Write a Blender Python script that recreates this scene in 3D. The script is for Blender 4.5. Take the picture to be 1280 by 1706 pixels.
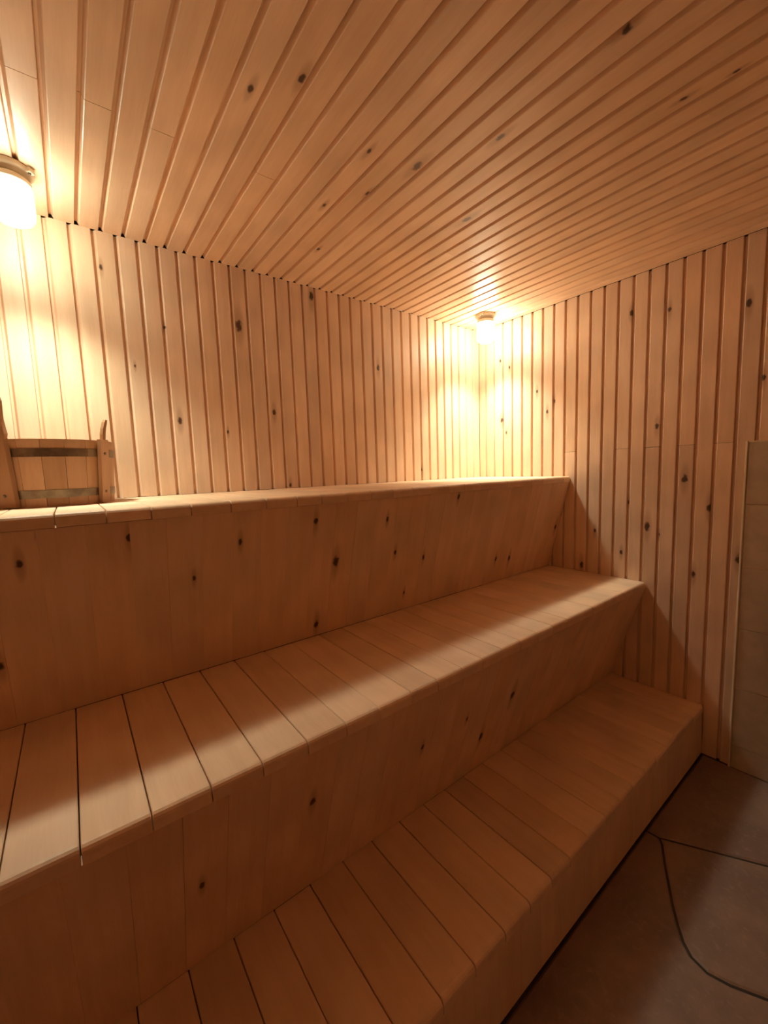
import bpy, bmesh, math, random
from mathutils import Vector, Matrix

random.seed(7)
for o in list(bpy.data.objects):
    bpy.data.objects.remove(o, do_unlink=True)
scene = bpy.context.scene
COL = scene.collection

# ------------------------------------------------------------------ camera
# metres; x runs along the benches (right wall at x = 0), y = 0 is the wall behind
# the benches and the room lies at y < 0, floor at z = 0
CEIL, Z1, Z2, Z3 = 2.347, 1.3515, 0.7996, 0.246
Y1, Y2B, Y2, Y3B, Y3 = -0.665, -0.5326, -1.0795, -0.9192, -1.345
X_LEFT, Y_FRONT = -3.35, -2.75

F_PX = 684.45
pitch, yaw, roll = -0.1045, 0.9209, -0.034
fw = Vector((math.cos(yaw) * math.cos(pitch), math.sin(yaw) * math.cos(pitch), math.sin(pitch)))
rt = fw.cross(Vector((0, 0, 1))).normalized()
up = rt.cross(fw)
rt, up = (math.cos(roll) * rt + math.sin(roll) * up, -math.sin(roll) * rt + math.cos(roll) * up)
cam_data = bpy.data.cameras.new('camera')
cam_data.sensor_fit = 'HORIZONTAL'
cam_data.sensor_width = 36.0
cam_data.lens = F_PX * 36.0 / 1280.0
cam_data.clip_start = 0.02
cam = bpy.data.objects.new('camera', cam_data)
COL.objects.link(cam)
m = Matrix((rt, up, -fw)).transposed().to_4x4()
m.translation = Vector((-2.332, -1.92, 1.4309))
cam.matrix_world = m
scene.camera = cam

# ------------------------------------------------------------------ world, exposure
world = bpy.data.worlds.new('world')
scene.world = world
world.use_nodes = True
world.node_tree.nodes['Background'].inputs[0].default_value = (0.0, 0.0, 0.0, 1)
world.node_tree.nodes['Background'].inputs[1].default_value = 0.0
scene.view_settings.view_transform = 'Standard'
scene.view_settings.look = 'None'
scene.view_settings.exposure = 0.24
scene.view_settings.gamma = 1.0
scene.view_settings.use_curve_mapping = False
scene.cycles.max_bounces = 10
scene.cycles.diffuse_bounces = 6
scene.cycles.use_adaptive_sampling = True
scene.cycles.adaptive_threshold = 0.1
scene.cycles.adaptive_min_samples = 16
scene.cycles.glossy_bounces = 3
scene.cycles.caustics_reflective = False
scene.cycles.caustics_refractive = False
LAMP_COLOR = (1.0, 1.035, 0.79)
# (radiance of the opal jar, watts the bulb throws down out of the jar)
LAMP_FAR = (34.0, 54.0)
LAMP_NEAR = (23.0, 43.0)


# ------------------------------------------------------------------ materials
class NT:
    def __init__(self, name):
        self.mat = bpy.data.materials.new(name)
        self.mat.use_nodes = True
        self.t = self.mat.node_tree
        self.b = self.t.nodes['Principled BSDF']

    def n(self, kind, **kw):
        nd = self.t.nodes.new(kind)
        for k, v in kw.items():
            setattr(nd, k, v)
        return nd

    def link(self, a, b):
        self.t.links.new(a, b)

    def val(self, sock, v):
        if isinstance(v, bpy.types.NodeSocket):
            self.link(v, sock)
        else:
            sock.default_value = v

    def math(self, op, a, b=0.0, c=None, clamp=False):
        nd = self.n('ShaderNodeMath', operation=op, use_clamp=clamp)
        self.val(nd.inputs[0], a)
        self.val(nd.inputs[1], b)
        if c is not None:
            self.val(nd.inputs[2], c)
        return nd.outputs[0]

    def vmath(self, op, a, b):
        nd = self.n('ShaderNodeVectorMath', operation=op)
        self.val(nd.inputs[0], a)
        self.val(nd.inputs[1], b)
        return nd.outputs['Value'] if op in ('LENGTH', 'DISTANCE') else nd.outputs[0]

    def mix(self, f, a, b, blend='MIX'):
        nd = self.n('ShaderNodeMix', data_type='RGBA', blend_type=blend)
        self.val(nd.inputs[0], f)
        for s, v in ((nd.inputs[6], a), (nd.inputs[7], b)):
            if isinstance(v, tuple):
                v = (*v, 1.0) if len(v) == 3 else v
            self.val(s, v)
        return nd.outputs[2]

    def ramp(self, f, lo, hi, a=0.0, b=1.0):
        nd = self.n('ShaderNodeMapRange', interpolation_type='SMOOTHSTEP')
        self.val(nd.inputs[0], f)
        nd.inputs[1].default_value = lo
        nd.inputs[2].default_value = hi
        nd.inputs[3].default_value = a
        nd.inputs[4].default_value = b
        return nd.outputs[0]

    def noise(self, vec, scale, detail=3.0, rough=0.55):
        nd = self.n('ShaderNodeTexNoise')
        self.link(vec, nd.inputs['Vector'])
        nd.inputs['Scale'].default_value = scale
        nd.inputs['Detail'].default_value = detail
        nd.inputs['Roughness'].default_value = rough
        return nd.outputs[0]


def wood_material(name, light, dark, spread=0.10, rough=0.40, grain=0.35, spec=0.45, knots=False):
    """Sauna board wood: local x across the board, local y along it. Knots are read
    from the board's own custom properties knot_1..knot_3 = (across, along, radius)."""
    k = NT(name)
    tc = k.n('ShaderNodeTexCoord').outputs['Object']
    info = k.n('ShaderNodeObjectInfo')
    rnd = info.outputs['Random']
    off = k.n('ShaderNodeCombineXYZ')
    k.link(k.math('MULTIPLY', rnd, 37.0), off.inputs[0])
    k.link(k.math('MULTIPLY', rnd, 113.0), off.inputs[1])
    k.link(k.math('MULTIPLY', rnd, 71.0), off.inputs[2])
    p = k.vmath('ADD', tc, off.outputs[0])
    mp = k.n('ShaderNodeMapping')
    k.link(p, mp.inputs[0])
    mp.inputs['Scale'].default_value = (1.0, 0.07, 1.0)
    st = mp.outputs[0]
    fibre = k.noise(st, 210.0, 1.0, 0.65)
    ring = k.noise(st, 34.0, 1.0, 0.5)
    cloud = k.noise(p, 6.0, 0.0)
    g = k.math('ADD', k.math('MULTIPLY', k.ramp(ring, 0.36, 0.66), 0.65), k.math('MULTIPLY', k.ramp(fibre, 0.35, 0.7), 0.35))
    g = k.math('MULTIPLY', g, grain)
    col = k.mix(g, light, dark)
    # board to board tone
    tone = k.math('ADD', 1.0 - spread, k.math('MULTIPLY', rnd, 2 * spread))
    tone = k.math('MULTIPLY', tone, k.ramp(cloud, 0.3, 0.7, 0.94, 1.05))
    hsv = k.n('ShaderNodeHueSaturation')
    k.link(col, hsv.inputs['Color'])
    k.link(tone, hsv.inputs['Value'])
    k.link(k.math('ADD', 0.94, k.math('MULTIPLY', k.math('FRACT', k.math('MULTIPLY', rnd, 17.3)), 0.12)), hsv.inputs['Saturation'])
    col = hsv.outputs[0]
    if knots:
        sep = k.n('ShaderNodeSeparateXYZ')
        k.link(tc, sep.inputs[0])
        wob = k.math('SUBTRACT', k.noise(p, 70.0, 1.0), 0.5)
        for i in (1, 2, 3):
            at = k.n('ShaderNodeAttribute', attribute_type='OBJECT', attribute_name='knot_%d' % i)
            ks = k.n('ShaderNodeSeparateXYZ')
            k.link(at.outputs['Vector'], ks.inputs[0])
            r = k.math('MAXIMUM', ks.outputs[2], 1e-5)
            dx = k.math('DIVIDE', k.math('SUBTRACT', sep.outputs[0], ks.outputs[0]), r)
            dy = k.math('DIVIDE', k.math('SUBTRACT', sep.outputs[1], ks.outputs[1]), k.math('MULTIPLY', r, 1.8))
            d = k.math('SQRT', k.math('ADD', k.math('MULTIPLY', dx, dx), k.math('MULTIPLY', dy, dy)))
            d = k.math('ADD', d, k.math('MULTIPLY', wob, 0.9))
            halo_y = k.math('MULTIPLY', dy, 0.45)
            halo = k.math('SQRT', k.math('ADD', k.math('MULTIPLY', dx, dx), k.math('MULTIPLY', halo_y, halo_y)))
            on = k.math('GREATER_THAN', ks.outputs[2], 0.0005)
            col = k.mix(k.math('MULTIPLY', on, k.ramp(halo, 0.6, 1.7, 0.38, 0.0)), col, (0.30, 0.13, 0.05))
            col = k.mix(k.math('MULTIPLY', on, k.ramp(d, 0.45, 1.0, 0.93, 0.0)), col, (0.055, 0.018, 0.008))
    k.link(col, k.b.inputs['Base Color'])
    k.link(k.ramp(fibre, 0.3, 0.7, rough - 0.05, rough + 0.08), k.b.inputs['Roughness'])
    k.b.inputs['Specular IOR Level'].default_value = spec
    return k.mat


def mottled(name, a, b, scale=8.0, rough=0.5, spec=0.4, bump=0.2, c=None, metallic=0.0):
    k = NT(name)
    tc = k.n('ShaderNodeTexCoord').outputs['Object']
    rnd = k.n('ShaderNodeObjectInfo').outputs['Random']
    off = k.n('ShaderNodeCombineXYZ')
    k.link(k.math('MULTIPLY', rnd, 31.0), off.inputs[0])
    k.link(k.math('MULTIPLY', rnd, 57.0), off.inputs[1])
    p = k.vmath('ADD', tc, off.outputs[0])
    n1 = k.noise(p, scale, 4.0, 0.6)
    n2 = k.noise(p, scale * 9, 3.0, 0.6)
    col = k.mix(k.ramp(n1, 0.35, 0.65), a, b)
    if c:
        col = k.mix(k.ramp(n2, 0.5, 0.75, 0.0, 0.5), col, c)
    hsv = k.n('ShaderNodeHueSaturation')
    k.link(col, hsv.inputs['Color'])
    k.link(k.math('ADD', 0.92, k.math('MULTIPLY', rnd, 0.16)), hsv.inputs['Value'])
    k.link(hsv.outputs[0], k.b.inputs['Base Color'])
    k.b.inputs['Roughness'].default_value = rough
    k.b.inputs['Specular IOR Level'].default_value = spec
    k.b.inputs['Metallic'].default_value = metallic
    bp = k.n('ShaderNodeBump')
    bp.inputs['Strength'].default_value = bump
    bp.inputs['Distance'].default_value = 0.004
    k.link(n2, bp.inputs['Height'])
    k.link(bp.outputs[0], k.b.inputs['Normal'])
    return k.mat


LIGHT, DARK = (0.845, 0.605, 0.43), (0.69, 0.455, 0.295)
P_LINING = dict(light=LIGHT, dark=DARK, spread=0.06, rough=0.38, grain=0.45, spec=0.5)
P_SEAT = dict(light=(0.835, 0.595, 0.415), dark=(0.71, 0.465, 0.295), spread=0.08, rough=0.5, grain=0.4, spec=0.35)
P_RISER = dict(light=(0.825, 0.57, 0.385), dark=(0.72, 0.46, 0.29), spread=0.025, rough=0.48, grain=0.5, spec=0.35)
M_LINING = wood_material('lining_wood', **P_LINING)
M_SEAT = wood_material('seat_wood', **P_SEAT)
M_RISER = wood_material('riser_wood', **P_RISER)
KNOTTY = {M_LINING.name: wood_material('knotty_lining_wood', knots=True, **P_LINING),
          M_SEAT.name: wood_material('knotty_seat_wood', knots=True, **P_SEAT),
          M_RISER.name: wood_material('knotty_riser_wood', knots=True, **P_RISER)}
M_PLAIN = wood_material('wall_wood', LIGHT, DARK, spread=0.0, rough=0.45, grain=0.4)
M_BACK = mottled('dark_backing', (0.10, 0.05, 0.025), (0.07, 0.035, 0.018), rough=0.9, spec=0.1)
M_STONE = mottled('flagstone', (0.30, 0.20, 0.155), (0.22, 0.15, 0.12), scale=5.0, rough=0.45, spec=0.4, bump=0.25, c=(0.36, 0.26, 0.21))
M_GROUT = mottled('dark_grout', (0.07, 0.055, 0.045), (0.05, 0.04, 0.035), rough=0.9, spec=0.1)
M_TILE = mottled('wall_tile', (0.56, 0.46, 0.345), (0.49, 0.40, 0.30), scale=14.0, rough=0.42, spec=0.45, bump=0.08)
M_TILEGROUT = mottled('light_grout', (0.78, 0.64, 0.47), (0.72, 0.57, 0.41), rough=0.8, spec=0.2)
M_CERAMIC = mottled('lamp_ceramic', (0.70, 0.58, 0.44), (0.64, 0.52, 0.38), scale=20, rough=0.3, spec=0.5, bump=0.02)
M_STEEL = mottled('hoop_steel', (0.30, 0.24, 0.17), (0.17, 0.12, 0.085), scale=16, rough=0.35, metallic=0.85, bump=0.05)
M_SCREW = mottled('screw_steel', (0.20, 0.16, 0.12), (0.14, 0.10, 0.08), scale=60, rough=0.4, metallic=0.8, bump=0.02)
M_BUCKET = wood_material('bucket_wood', (0.58, 0.345, 0.20), (0.44, 0.235, 0.12), spread=0.10, rough=0.55, grain=0.4, spec=0.3)
M_EAR = wood_material('ear_wood', (0.44, 0.235, 0.12), (0.30, 0.145, 0.07), spread=0.05, rough=0.55, grain=0.5, spec=0.3)


def glow_material(name, strength):
    k = NT(name)
    k.b.inputs['Base Color'].default_value = (0.9, 0.88, 0.82, 1)
    k.b.inputs['Roughness'].default_value = 0.25
    k.b.inputs['Emission Color'].default_value = (*LAMP_COLOR, 1)
    k.b.inputs['Emission Strength'].default_value = strength
    return k.mat


M_GLOW = glow_material('glowing_opal_glass', LAMP_FAR[0])
M_GLOW_NEAR = glow_material('dimmer_opal_glass', LAMP_NEAR[0])


# ------------------------------------------------------------------ helpers
def mesh_from(name, verts, faces, mat, smooth=False):
    me = bpy.data.meshes.new(name)
    me.from_pydata([tuple(v) for v in verts], [], faces)
    bm = bmesh.new()
    bm.from_mesh(me)
    bmesh.ops.recalc_face_normals(bm, faces=bm.faces)
    bm.to_mesh(me)
    bm.free()
    if smooth:
        for p in me.polygons:
            p.use_smooth = True
    me.materials.append(mat)
    return me


def add(name, me, parent=None, mat=None):
    o = bpy.data.objects.new(name, me)
    COL.objects.link(o)
    if parent is not None:
        o.parent = parent
    if mat is not None:
        o.matrix_local = mat
    return o


def empty(name, loc, label, category, group=None):
    o = bpy.data.objects.new(name, None)
    o.empty_display_size = 0.1
    COL.objects.link(o)
    o.location = loc
    o['label'] = label
    o['category'] = category
    if group:
        o['group'] = group
    return o


def structure(name, me, label):
    o = add(name, me)
    o['kind'] = 'structure'
    o['label'] = label
    return o


def box_mesh(name, lo, hi, mat):
    (x0, y0, z0), (x1, y1, z1) = lo, hi
    v = [(x0, y0, z0), (x1, y0, z0), (x1, y1, z0), (x0, y1, z0), (x0, y0, z1), (x1, y0, z1), (x1, y1, z1), (x0, y1, z1)]
    f = [(0, 3, 2, 1), (4, 5, 6, 7), (0, 1, 5, 4), (1, 2, 6, 5), (2, 3, 7, 6), (3, 0, 4, 7)]
    return mesh_from(name, v, f, mat)


def frame(origin, u, v):
    u, v = Vector(u).normalized(), Vector(v).normalized()
    n = u.cross(v)
    mt = Matrix((u, v, n)).transposed().to_4x4()
    mt.translation = Vector(origin)
    return mt


def extrude_profile(name, prof, length, mat):
    """prof: closed outline of (across, out) points, extruded along local y."""
    k = len(prof)
    v = [(a, 0.0, h) for a, h in prof] + [(a, length, h) for a, h in prof]
    f = [(i, (i + 1) % k, k + (i + 1) % k, k + i) for i in range(k)]
    f += [tuple(range(k)), tuple(range(2 * k - 1, k - 1, -1))]
    return mesh_from(name, v, f, mat)


BT = 0.016      # lining board thickness: face at 0, back at -BT
_cache = {}


def lining_mesh(width, length, corner=False):
    key = ('lining', round(width, 4), round(length, 3), corner)
    if key not in _cache:
        w = width - 0.0005
        prof = [(0, -BT), (w, -BT), (w, -0.0125), (w - 0.0006, -0.0015), (w - 0.0024, 0.0),
                (0.0150, 0.0), (0.0132, -0.0012), (0.0080, -0.0115), (0.0068, -0.0130), (0.0, -0.0130)]
        if corner:      # cut edge butted into the corner, no tongue in view
            prof = prof[:5] + [(0.0008, 0.0), (0.0, -0.0008)]
        _cache[key] = extrude_profile('lining_board', prof, length, M_LINING)
    return _cache[key]


def seat_mesh(width, length, thick=0.034):
    """Seat board: local y runs from the front edge to the back, rounded front nose."""
    key = ('seat', round(width, 4), round(length, 3), thick)
    if key not in _cache:
        e = 0.0016
        sec = [(0, -thick, 0), (0, -e, 0), (e, 0, 1), (width - e, 0, 1), (width, -e, 0), (width, -thick, 0)]
        rows = []
        for y, drop in ((0.0, 0.0140), (0.0010, 0.0088), (0.0041, 0.0041), (0.0088, 0.0010), (0.0140, 0.0), (length, 0.0)):
            rows.append([(a, y, h if h <= -thick + 1e-6 else h - drop) for a, h, _ in sec])
        v = [p for r in rows for p in r]
        k = len(sec)
        f = []
        for r in range(len(rows) - 1):
            for i in range(k):
                j = (i + 1) % k
                f.append((r * k + i, r * k + j, (r + 1) * k + j, (r + 1) * k + i))
        f += [tuple(range(k)), tuple(range(len(v) - 1, len(v) - 1 - k, -1))]
        _cache[key] = mesh_from('seat_board', v, f, M_SEAT)
    return _cache[key]


def riser_mesh(width, length):
    key = ('riser', round(width, 4), round(length, 3))
    if key not in _cache:
        w, e = width - 0.0001, 0.00025
        prof = [(0, -0.018), (w, -0.018), (w, -e), (w - e, 0), (e, 0), (0, -e)]
        _cache[key] = extrude_profile('riser_board', prof, length, M_RISER)
    return _cache[key]


def give_knots(boards, knots, shrink=0.72):
    """boards: (object, a0, a1, b0, b1) in plane coordinates; knots: (a, b, radius)."""
    for a, b, r in knots:
        for ob, a0, a1, b0, b1, sgn in boards:
            if a0 <= a < a1 and b0 <= b < b1:
                for i in (1, 2, 3):
                    key = 'knot_%d' % i
                    if key not in ob.keys():
                        ob[key] = [float(a - a0) if sgn > 0 else float(a1 - a), float(b - b0), float(r * shrink)]
                        slot = ob.material_slots[0]
                        slot.link = 'OBJECT'
                        slot.material = KNOTTY[ob.data.materials[0].name]
                        break
                break


def random_knots(boards, count, rmin, rmax, region):
    out = []
    for _ in range(count):
        ob, a0, a1, b0, b1, sgn = random.choice(boards)
        a = random.uniform(a0 + 0.02, a1 - 0.006)
        b = random.uniform(b0 + 0.03, b1 - 0.03)
        if region(a, b):
            out.append((a, b, random.uniform(rmin, rmax)))
    give_knots(boards, out, 1.0)


# ------------------------------------------------------------------ the room
wall_back = structure('wall_back', box_mesh('wall_back', (X_LEFT, BT, 0), (0.06, 0.07, CEIL + 0.07), M_BACK),
                      'wall of upright pale pine boards behind the benches')
wall_right = structure('wall_right', box_mesh('wall_right', (BT, Y_FRONT, 0), (0.07, BT, CEIL + 0.07), M_BACK),
                       'end wall of upright pine boards at the right')
ceiling = structure('ceiling', box_mesh('ceiling', (X_LEFT, Y_FRONT, CEIL + BT), (BT, BT, CEIL + 0.07), M_BACK),
                    'ceiling of pine boards with deep grooves')
wall_left = structure('wall_left', box_mesh('wall_left', (X_LEFT - 0.06, Y_FRONT, 0), (X_LEFT, BT, CEIL + 0.07), M_PLAIN),
                      'plain wooden wall at the left end of the benches')
wall_front = structure('wall_front', box_mesh('wall_front', (X_LEFT - 0.06, Y_FRONT - 0.06, 0), (0.07, Y_FRONT, CEIL + 0.07), M_PLAIN),
                       'plain wooden wall facing the benches')
floor = structure('floor', box_mesh('floor', (X_LEFT, Y_FRONT, -0.06), (BT, BT, -0.004), M_GROUT),
                  'floor of brown flagstones with dark joints')

# --- wall behind the benches: one board per groove
grooves = [-0.2141 - 0.0704 * i for i in range(-2, 45)]
grooves = sorted([g for g in grooves if g > X_LEFT])
back_boards = []
edges = grooves + [-0.0005]
for g, h in zip(edges[:-1], edges[1:]):
    w = h - g
    z0 = Z1 + 0.0005
    o = add('board', lining_mesh(w, CEIL - z0), wall_back, frame((g, 0, z0), (1, 0, 0), (0, 0, 1)))
    back_boards.append((o, g, h, z0, CEIL, 1))
give_knots(back_boards, [(-1.937, 1.662, 0.0152), (-1.517, 1.72, 0.0145), (-1.66, 2.095, 0.0258), (-1.284, 2.305, 0.0211), (-2.165, 2.218, 0.0102),
                         (-0.88, 2.005, 0.017), (-2.084, 1.868, 0.0065), (-1.742, 1.62, 0.0078), (-1.455, 1.366, 0.012), (-0.563, 1.416, 0.0151),
                         (-1.964, 2.037, 0.0078)])

# --- right wall: boards with butt joints at seat-top height on every second one
gy = [-0.1927 - 0.0713 * i for i in range(-2, 36)]
gy = [-0.0003] + [g for g in gy if g < -0.02 and g > Y_FRONT] + [Y_FRONT]
JOINED = (-0.654, -0.929, -1.072, -1.217, -1.358, -1.50, -1.64)
right_boards = []
for a, b in zip(gy[:-1], gy[1:]):
    w = a - b
    top = CEIL
    if any(b < j < a for j in JOINED):
        zj = 1.490 + 0.004 * (a / -1.0)
        spans = [(0.0, zj - 0.0008), (zj + 0.0008, top)]
    else:
        spans = [(0.0, top)]
    for z0, z1 in spans:
        o = add('board', lining_mesh(w, z1 - z0, a > -0.001), wall_right, frame((0, a, z0), (0, -1, 0), (0, 0, 1)))
        right_boards.append((o, -a, -b, z0, z1, 1))
give_knots(right_boards, [(0.177, 2.114, 0.0128), (0.247, 2.058, 0.0136), (0.185, 1.728, 0.0171), (0.223, 1.642, 0.0129), (0.447, 1.873, 0.0128),
                          (0.516, 1.741, 0.0135), (0.558, 1.798, 0.0159), (1.106, 1.595, 0.0168), (0.973, 2.17, 0.0152), (1.141, 2.135, 0.0142),
                          (1.432, 2.072, 0.0201), (1.492, 1.757, 0.015), (1.23, 1.334, 0.0229), (1.333, 1.202, 0.0221), (0.978, 1.211, 0.0127),
                          (1.075, 1.092, 0.0246), (1.28, 0.878, 0.0172), (0.955, 0.94, 0.013), (1.445, 0.977, 0.0214), (0.74, 0.835, 0.021),
                          (0.812, 1.044, 0.0136), (1.13, 1.057, 0.0101)], 0.66)

# --- ceiling boards run from the bench wall towards the front wall
gx = [-2.305 + 0.0718 * i for i in range(-14, 11)] + [-1.587 + 0.0690 * i for i in range(1, 23)]
gx = [g for g in gx if g > X_LEFT + 0.01] + [-0.003]
CJ = {-2.317: 0.627, -2.19: 0.625, -2.05: 0.622, -1.762: 0.619, -0.914: 0.615, -0.78: 0.622, -0.519: 0.631}
ceil_boards = []
for g, h in zip(gx[:-1], gx[1:]):
    w = h - g
    end = -Y_FRONT
    spans = [(0.0, end)]
    for jx, jy in CJ.items():
        if g + 0.004 < jx < h + 0.004:
            spans = [(0.0, jy - 0.0008), (jy + 0.0008, end)]
    for s0, s1 in spans:
        o = add('board', lining_mesh(w, s1 - s0), ceiling, frame((g, -s0, CEIL), (1, 0, 0), (0, -1, 0)))
        ceil_boards.append((o, g, h, s0, s1, 1))
give_knots(ceil_boards, [(-1.902, 0.884, 0.0115), (-1.814, 0.978, 0.0127), (-1.556, 0.886, 0.0104), (-1.543, 0.598, 0.0104), (-1.401, 0.921, 0.0184),
                         (-1.282, 1.137, 0.0135), (-1.064, 0.822, 0.018), (-0.965, 0.506, 0.0135), (-1.295, 1.475, 0.0103), (-0.994, 1.488, 0.0092),
                         (-0.978, 1.59, 0.0072), (-1.455, 0.734, 0.010), (-1.423, 0.336, 0.0095)], 0.75)

# --- flagstones
def inset(poly, d):
    n = len(poly)
    area = sum(poly[i][0] * poly[(i + 1) % n][1] - poly[(i + 1) % n][0] * poly[i][1] for i in range(n))
    s = 1.0 if area > 0 else -1.0
    out = []
    for i in range(n):
        p0, p1, p2 = (Vector(poly[i - 1]), Vector(poly[i]), Vector(poly[(i + 1) % n]))
        e0, e1 = (p1 - p0).normalized(), (p2 - p1).normalized()
        n0, n1 = Vector((-e0.y, e0.x)) * s, Vector((-e1.y, e1.x)) * s
        b = (n0 + n1)
        b = b / max(0.25, b.length_squared / 2.0)
        out.append(p1 + b * d)
    return out


JA = [(-0.668, -1.395), (-0.580, -1.545), (-0.504, -1.675), (-0.43, -1.83)]
JB = [(-0.690, -1.412), (-0.765, -1.445), (-0.834, -1.479), (-0.905, -1.514), (-0.9605, -1.546), (-1.000, -1.572), (-1.0265, -1.600),
      (-1.0370, -1.640), (-1.0229, -1.687), (-0.9846, -1.757), (-0.93, -1.86), (-0.90, -2.0)]
YB = Y3 - 0.004
STONES = [
    [(-0.002, YB), (-0.672, YB)] + JA + [(-0.25, -1.98), (-0.002, -1.93)],
    JA + [(-0.52, -2.04), (-0.72, -2.07)] + JB[::-1],
    [(-0.672, YB), JA[0]] + JB + [(-1.12, -2.10), (-1.45, -2.02), (-1.68, -1.72), (-1.72, YB)],
    [(-1.72, YB), (-1.68, -1.72), (-1.45, -2.02), (-1.75, -2.22), (-2.25, -2.08), (-2.42, -1.7), (-2.38, YB)],
    [(-2.38, YB), (-2.42, -1.7), (-2.25, -2.08), (-2.65, -2.35), (-3.34, -2.2), (-3.34, YB)],
    [(-0.002, -1.93), (-0.25, -1.98), (-0.43, -1.83), (-0.52, -2.04), (-0.72, -2.07), (-0.68, -2.74), (-0.002, -2.74)],
    [(-0.72, -2.07), (-0.90, -2.0), (-1.12, -2.10), (-1.45, -2.02), (-1.75, -2.22), (-1.7, -2.74), (-0.68, -2.74)],
    [(-1.75, -2.22), (-2.25, -2.08), (-2.65, -2.35), (-3.34, -2.2), (-3.34, -2.74), (-1.7, -2.74)],
]
for poly in STONES:
    # drop near-duplicate vertices
    pl = []
    for p in poly:
        if not pl or (Vector(p) - Vector(pl[-1])).length > 0.004:
            pl.append(p)
    outer, innr = inset(pl, 0.004), inset(pl, 0.010)
    n = len(pl)
    v = [(p.x, p.y, -0.02) for p in outer] + [(p.x, p.y, -0.004) for p in outer] + [(p.x, p.y, 0.0) for p in innr]
    f = [tuple(range(n - 1, -1, -1)), tuple(range(2 * n, 3 * n))]
    for r in (0, 1):
        f += [(r * n + i, r * n + (i + 1) % n, (r + 1) * n + (i + 1) % n, (r + 1) * n + i) for i in range(n)]
    add('flagstone', mesh_from('flagstone', v, f, M_STONE), floor)

# --- tiled panel on the right wall (behind where the heater stands)
PY0, PZ = -1.4545, 1.4963
panel = box_mesh('tile_panel', (-0.0075, Y_FRONT + 0.002, 0.0), (-0.0005, PY0, PZ), M_TILEGROUT)
tile_panel = add('tile_panel', panel)
tile_panel['label'] = 'grey-brown ceramic tile panel fixed to the boarded end wall'
tile_panel['category'] = 'tile panel'
rows = [PZ - 0.004, 1.2246, 0.9474, 0.6694, 0.3892, 0.1106, 0.002]
cols = [PY0 - 0.004, -1.862, -2.282, Y_FRONT + 0.004]
for r0, r1 in zip(rows[:-1], rows[1:]):
    for c0, c1 in zip(cols[:-1], cols[1:]):
        w, h = c0 - c1 - 0.004, r0 - r1 - 0.003
        e = 0.0015
        key = ('tile', round(w, 3), round(h, 3))
        if key not in _cache:
            v = [(0, 0, 0), (w, 0, 0), (w, h, 0), (0, h, 0), (e, e, 0.0045), (w - e, e, 0.0045), (w - e, h - e, 0.0045), (e, h - e, 0.0045)]
            f = [(3, 2, 1, 0), (4, 5, 6, 7), (0, 1, 5, 4), (1, 2, 6, 5), (2, 3, 7, 6), (3, 0, 4, 7)]
            _cache[key] = mesh_from('tile', v, f, M_TILE)
        add('tile', _cache[key], tile_panel, frame((-0.0070, c0 - 0.001, r1 + 0.0015), (0, -1, 0), (0, 0, 1)))
trim = extrude_profile('edge_trim', [(0, 0), (0.009, 0), (0.009, 0.011), (0.006, 0.0145), (0.0015, 0.0130), (0, 0.010)], PZ, M_TILEGROUT)
o = add('edge_trim', trim, tile_panel, frame((-0.0005, PY0 + 0.005, 0.0), (0, -1, 0), (0, 0, 1)))
o['label'] = 'pale edge bead along the tiles'

# ------------------------------------------------------------------ the three bench tiers
def bench_tier(label, z_top, y_front, y_back, joints, riser_foot, strong):
    """One tier: seat boards laid front to back, and the upright riser boards below their front."""
    fy, fz = riser_foot
    root = empty('sauna_bench', (X_LEFT / 2, (fy + y_front) / 2, fz), label, 'bench', 'tiers of the sauna bench')
    inv = Matrix.Translation(-root.location)
    seats = []
    for i, (a, b) in enumerate(zip(joints[:-1], joints[1:])):
        gap = 0.0024 if strong(a) else 0.0009
        dz = random.uniform(-0.0006, 0.0006)
        dy = random.uniform(-0.0005, 0.0005)
        w = b - a - gap
        L = y_back - y_front
        o = add('seat_board', seat_mesh(round(w, 4), L - 0.001), root, inv @ frame((a + gap / 2, y_front + dy, z_top + dz), (1, 0, 0), (0, 1, 0)))
        seats.append((o, a, b, 0.0, L, 1))
    th = 0.034
    top = Vector((0, y_front + 0.004, z_top - th - 0.001))
    foot = Vector((0, fy, fz + 0.001))
    d = top - foot
    x = X_LEFT + 0.002
    risers = []
    while x < -0.02:
        w = random.uniform(0.088, 0.098)
        if x + w > -0.05:
            w = -0.002 - x
        o = add('riser_board', riser_mesh(round(w, 3), d.length), root, inv @ frame((x, foot.y, foot.z), (1, 0, 0), d))
        risers.append((o, x, x + w, 0.0, d.length, 1))
        x += w
    return root, seats, risers


def joint_list(known, pitch):
    js = list(known)
    while js[0] - pitch > X_LEFT + 0.03:
        js.insert(0, js[0] - pitch)
    js.insert(0, X_LEFT + 0.002)
    while js[-1] + pitch < -0.06:
        js.append(js[-1] + pitch)
    js.append(-0.002)
    return js


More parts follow.
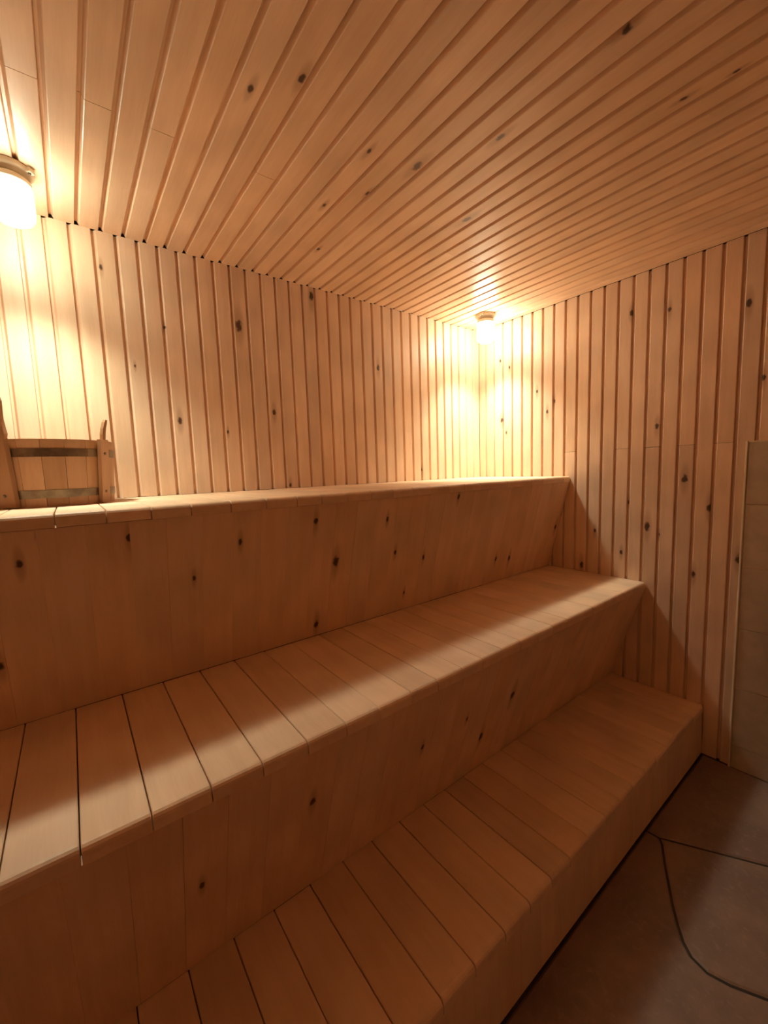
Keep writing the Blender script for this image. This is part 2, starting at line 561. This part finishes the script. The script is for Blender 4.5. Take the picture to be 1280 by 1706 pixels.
top_tier = bench_tier('highest of the three bench tiers, brightly lit seat with a bucket on it', Z1, Y1, -0.001,
                      joint_list([-2.3678, -2.2647, -2.1641, -2.0643, -1.953, -1.8435, -1.7376, -1.6450], 0.1050),
                      (Y2B, Z2), lambda a: a < -1.6)
mid_tier = bench_tier('middle bench tier, pale boards with a bright lit strip along its front edge', Z2, Y2, Y2B,
                      joint_list([-2.4799, -2.3741, -2.2649, -2.1575, -2.0500, -1.9406, -1.8337, -1.7290, -1.6148, -1.5119, -1.402, -1.3043], 0.1060),
                      (Y3B, Z3), lambda a: a < -1.9 or abs(a + 1.6148) < 0.01)
low_tier = bench_tier('lowest bench tier, a shaded step just above the stone floor', Z3, Y3, Y3B + 0.0015,
                      joint_list([-1.9936, -1.8848, -1.7744, -1.6654, -1.5505, -1.4400, -1.3330, -1.2320, -1.1200, -1.0000], 0.1080),
                      (Y3 - 0.004, 0.006), lambda a: a < -1.3)
give_knots(top_tier[2], [(-2.442, 0.449, 0.0113), (-2.218, 0.485, 0.0112), (-1.924, 0.433, 0.0103), (-2.061, 0.335, 0.008), (-1.664, 0.472, 0.0126),
                         (-1.567, 0.302, 0.0182), (-1.631, 0.051, 0.0141), (-1.28, 0.292, 0.010), (-1.111, 0.242, 0.0107), (-0.567, 0.139, 0.0118),
                         (-0.446, 0.122, 0.0145), (-0.946, 0.51, 0.0108), (-1.198, 0.086, 0.008), (-1.343, 0.444, 0.0095), (-2.505, 0.187, 0.0118),
                         (-0.033, 0.256, 0.0151)], 0.8)
give_knots(mid_tier[2], [(-2.178, 0.29, 0.0094), (-1.911, 0.359, 0.0123), (-1.047, 0.313, 0.0186), (-1.192, 0.18, 0.018), (-1.52, 0.317, 0.0095),
                         (-1.314, 0.329, 0.0084)], 0.8)


# ------------------------------------------------------------------ lamps
def lathe(name, prof, mat, seg=32, smooth=True):
    v, f = [], []
    for r, z in prof:
        for s in range(seg):
            a = 2 * math.pi * s / seg
            v.append((r * math.cos(a), r * math.sin(a), z))
    for i in range(len(prof) - 1):
        for s in range(seg):
            t = (s + 1) % seg
            f.append((i * seg + s, i * seg + t, (i + 1) * seg + t, (i + 1) * seg + s))
    f.append(tuple(range(seg)))
    f.append(tuple(range((len(prof) - 1) * seg, len(prof) * seg)))
    return mesh_from(name, v, f, mat, smooth)


base_me = lathe('base', [(0.060, 0.0), (0.060, -0.010), (0.056, -0.016), (0.050, -0.020), (0.049, -0.030)], M_CERAMIC)
collar_me = lathe('collar', [(0.047, -0.030), (0.049, -0.034), (0.052, -0.038), (0.052, -0.047), (0.049, -0.050)], M_CERAMIC)
GLASS = [(0.046, -0.050), (0.0515, -0.056), (0.053, -0.066), (0.053, -0.128), (0.051, -0.142), (0.045, -0.153),
         (0.035, -0.160), (0.020, -0.1635), (0.004, -0.164)]
lug_me = box_mesh('fixing_lug', (0.048, -0.010, -0.016), (0.068, 0.010, -0.002), M_CERAMIC)
screw_me = lathe('screw', [(0.004, -0.016), (0.004, -0.019), (0.002, -0.020)], M_SCREW, 12)


def lamp(loc, label, rot, glow, watts):
    r = empty('ceiling_lamp', loc, label, 'lamp', 'jar lamps on the sauna ceiling')
    r.rotation_euler = (0, 0, rot)
    add('base', base_me, r)
    add('collar', collar_me, r)
    add('glass_shade', lathe('glass_shade', GLASS, glow, 32), r)
    for k in (0, math.pi):
        lug = add('fixing_lug', lug_me, r, Matrix.Rotation(k, 4, 'Z'))
        add('screw', screw_me, lug, Matrix.Translation((0.060, 0, 0)))
    bulb = bpy.data.lights.new('bulb', 'SPOT')
    bulb.energy = watts
    bulb.color = LAMP_COLOR
    bulb.spot_size = math.radians(114)
    bulb.spot_blend = 1.0
    bulb.shadow_soft_size = 0.05
    add('bulb', bulb, r, Matrix.Translation((0, 0, -0.172)))
    return r


lamp((-0.213, -0.228, CEIL), 'small glowing jar lamp under the ceiling in the far corner', 0.3, M_GLOW, LAMP_FAR[1])
near = lamp((-2.392, -0.230, CEIL), 'large glowing jar lamp on the ceiling above the bucket', -0.6, M_GLOW_NEAR, LAMP_NEAR[1])
near.scale = (1.0, 1.0, 0.93)

# ------------------------------------------------------------------ bucket on the top tier
BX, BY, BR0, BR1, BH = -2.368, -0.182, 0.158, 0.172, 0.200
bucket = empty('wooden_bucket', (BX, BY, Z1 + 0.0008), 'wooden stave bucket with two metal hoops standing on the top bench', 'bucket')
NS = 19


def arc_block(name, r0o, r1o, thick, z0, z1, a0, a1, mat, seg=4, axis_center=True):
    """Curved stave: sector of a tapered tub wall, local frame turned so it centres on +x."""
    v, f = [], []
    for z, ro in ((z0, r0o), (z1, r1o)):
        for rr in (ro, ro - thick):
            for s in range(seg + 1):
                a = a0 + (a1 - a0) * s / seg
                v.append((rr * math.cos(a), rr * math.sin(a), z))
    k = seg + 1
    for s in range(seg):
        f += [(s, s + 1, 2 * k + s + 1, 2 * k + s), (k + s, 3 * k + s, 3 * k + s + 1, k + s + 1),
              (s, k + s, k + s + 1, s + 1), (2 * k + s, 2 * k + s + 1, 3 * k + s + 1, 3 * k + s)]
    f += [(0, 2 * k, 3 * k, k), (seg, k + seg, 3 * k + seg, 2 * k + seg)]
    # re-centre so local y is along the stave for the grain
    rm = (r0o + r1o) / 2
    loc = [(y, z, x - rm) for x, y, z in v]
    return mesh_from(name, loc, f, mat), Matrix(((0, 0, 1, rm), (1, 0, 0, 0), (0, 1, 0, 0), (0, 0, 0, 1)))


half = math.pi / NS - 0.003
stave_me, stave_m = arc_block('stave', BR0, BR1, 0.016, 0.0, BH, -half, half, M_BUCKET)
for s in range(NS):
    add('stave', stave_me, bucket, Matrix.Rotation(2 * math.pi * (s + 0.35) / NS, 4, 'Z') @ stave_m)
bott = lathe('bottom', [(BR0 - 0.0175, 0.018), (BR0 - 0.0175, 0.030)], M_BUCKET, 32, False)
add('bottom', bott, bucket)


def hoop(z, h):
    ro = lambda zz: BR0 + (BR1 - BR0) * zz / BH
    prof = [(ro(z) + 0.0004, z), (ro(z) + 0.0020, z), (ro(z + h) + 0.0020, z + h), (ro(z + h) + 0.0004, z + h)]
    seg = 56
    v, f = [], []
    for r, zz in prof:
        for s in range(seg):
            a = 2 * math.pi * s / seg
            v.append((r * math.cos(a), r * math.sin(a), zz))
    for i in range(4):
        j = (i + 1) % 4
        for s in range(seg):
            t = (s + 1) % seg
            f.append((i * seg + s, i * seg + t, j * seg + t, j * seg + s))
    return add('hoop', mesh_from('hoop', v, f, M_STEEL, False), bucket)


hoop(0.026, 0.024)
hoop(0.148, 0.024)


def ear(angle, top, width, label, mat, hooked):
    """Batten screwed on over the hoops with a lug rising above the rim."""
    lean = math.atan2(BR1 - BR0, BH)
    base = Matrix.Rotation(angle, 4, 'Z') @ Matrix.Translation((BR0 + 0.0024, 0, 0.0)) @ Matrix.Rotation(lean, 4, 'Y')
    turn = Matrix(((0, 0, 1, 0), (1, 0, 0, 0), (0, 1, 0, 0), (0, 0, 0, 1)))
    w, t = width / 2, 0.012
    prof = [(-w, 0.003), (w, 0.003), (w, BH + 0.004), (-w, BH + 0.004)]
    v = [(a, b, 0) for a, b in prof] + [(a * 0.94, b, t) for a, b in prof]
    f = [(3, 2, 1, 0), (4, 5, 6, 7)] + [(i, (i + 1) % 4, 4 + (i + 1) % 4, 4 + i) for i in range(4)]
    batten = add('batten', mesh_from('batten', v, f, mat), bucket, base @ turn)
    for z in (0.038, 0.160):
        sc = lathe('screw', [(0.0045, 0.0), (0.0045, 0.0012), (0.0030, 0.0020)], M_SCREW, 12)
        add('screw', sc, batten, Matrix.Translation((0, z, t)))
    # curved lug / handle end above the rim
    pts = hooked
    vs, fs = [], []
    for a, b, hw, ht in pts:
        for sa, sh in ((-1, 0), (1, 0), (1, 1), (-1, 1)):
            vs.append((a + sa * hw, b, (t - ht) / 2 + sh * ht))
    for i in range(len(pts) - 1):
        for q in range(4):
            r = (q + 1) % 4
            fs.append((i * 4 + q, i * 4 + r, i * 4 + 4 + r, i * 4 + 4 + q))
    fs += [(3, 2, 1, 0), tuple(range(len(vs) - 4, len(vs)))]
    o = add('handle_lug', mesh_from('handle_lug', vs, fs, M_EAR), bucket, base @ turn)
    o['label'] = label
    return o


ear(math.radians(-42), 0.07, 0.034, 'dark curved handle end above the rim', M_BUCKET,
    [(0.000, BH - 0.001, 0.006, 0.010), (0.001, BH + 0.020, 0.0065, 0.010), (0.004, BH + 0.040, 0.006, 0.010), (0.010, BH + 0.060, 0.0055, 0.010), (0.013, BH + 0.068, 0.004, 0.009)])
ear(math.radians(-131), 0.12, 0.060, 'dark upright ear of the bucket', M_EAR,
    [(0.000, BH - 0.001, 0.029, 0.011), (0.004, BH + 0.014, 0.030, 0.011), (0.010, BH + 0.030, 0.022, 0.011), (0.013, BH + 0.056, 0.017, 0.011), (0.018, BH + 0.105, 0.017, 0.011), (0.018, BH + 0.128, 0.012, 0.010)])
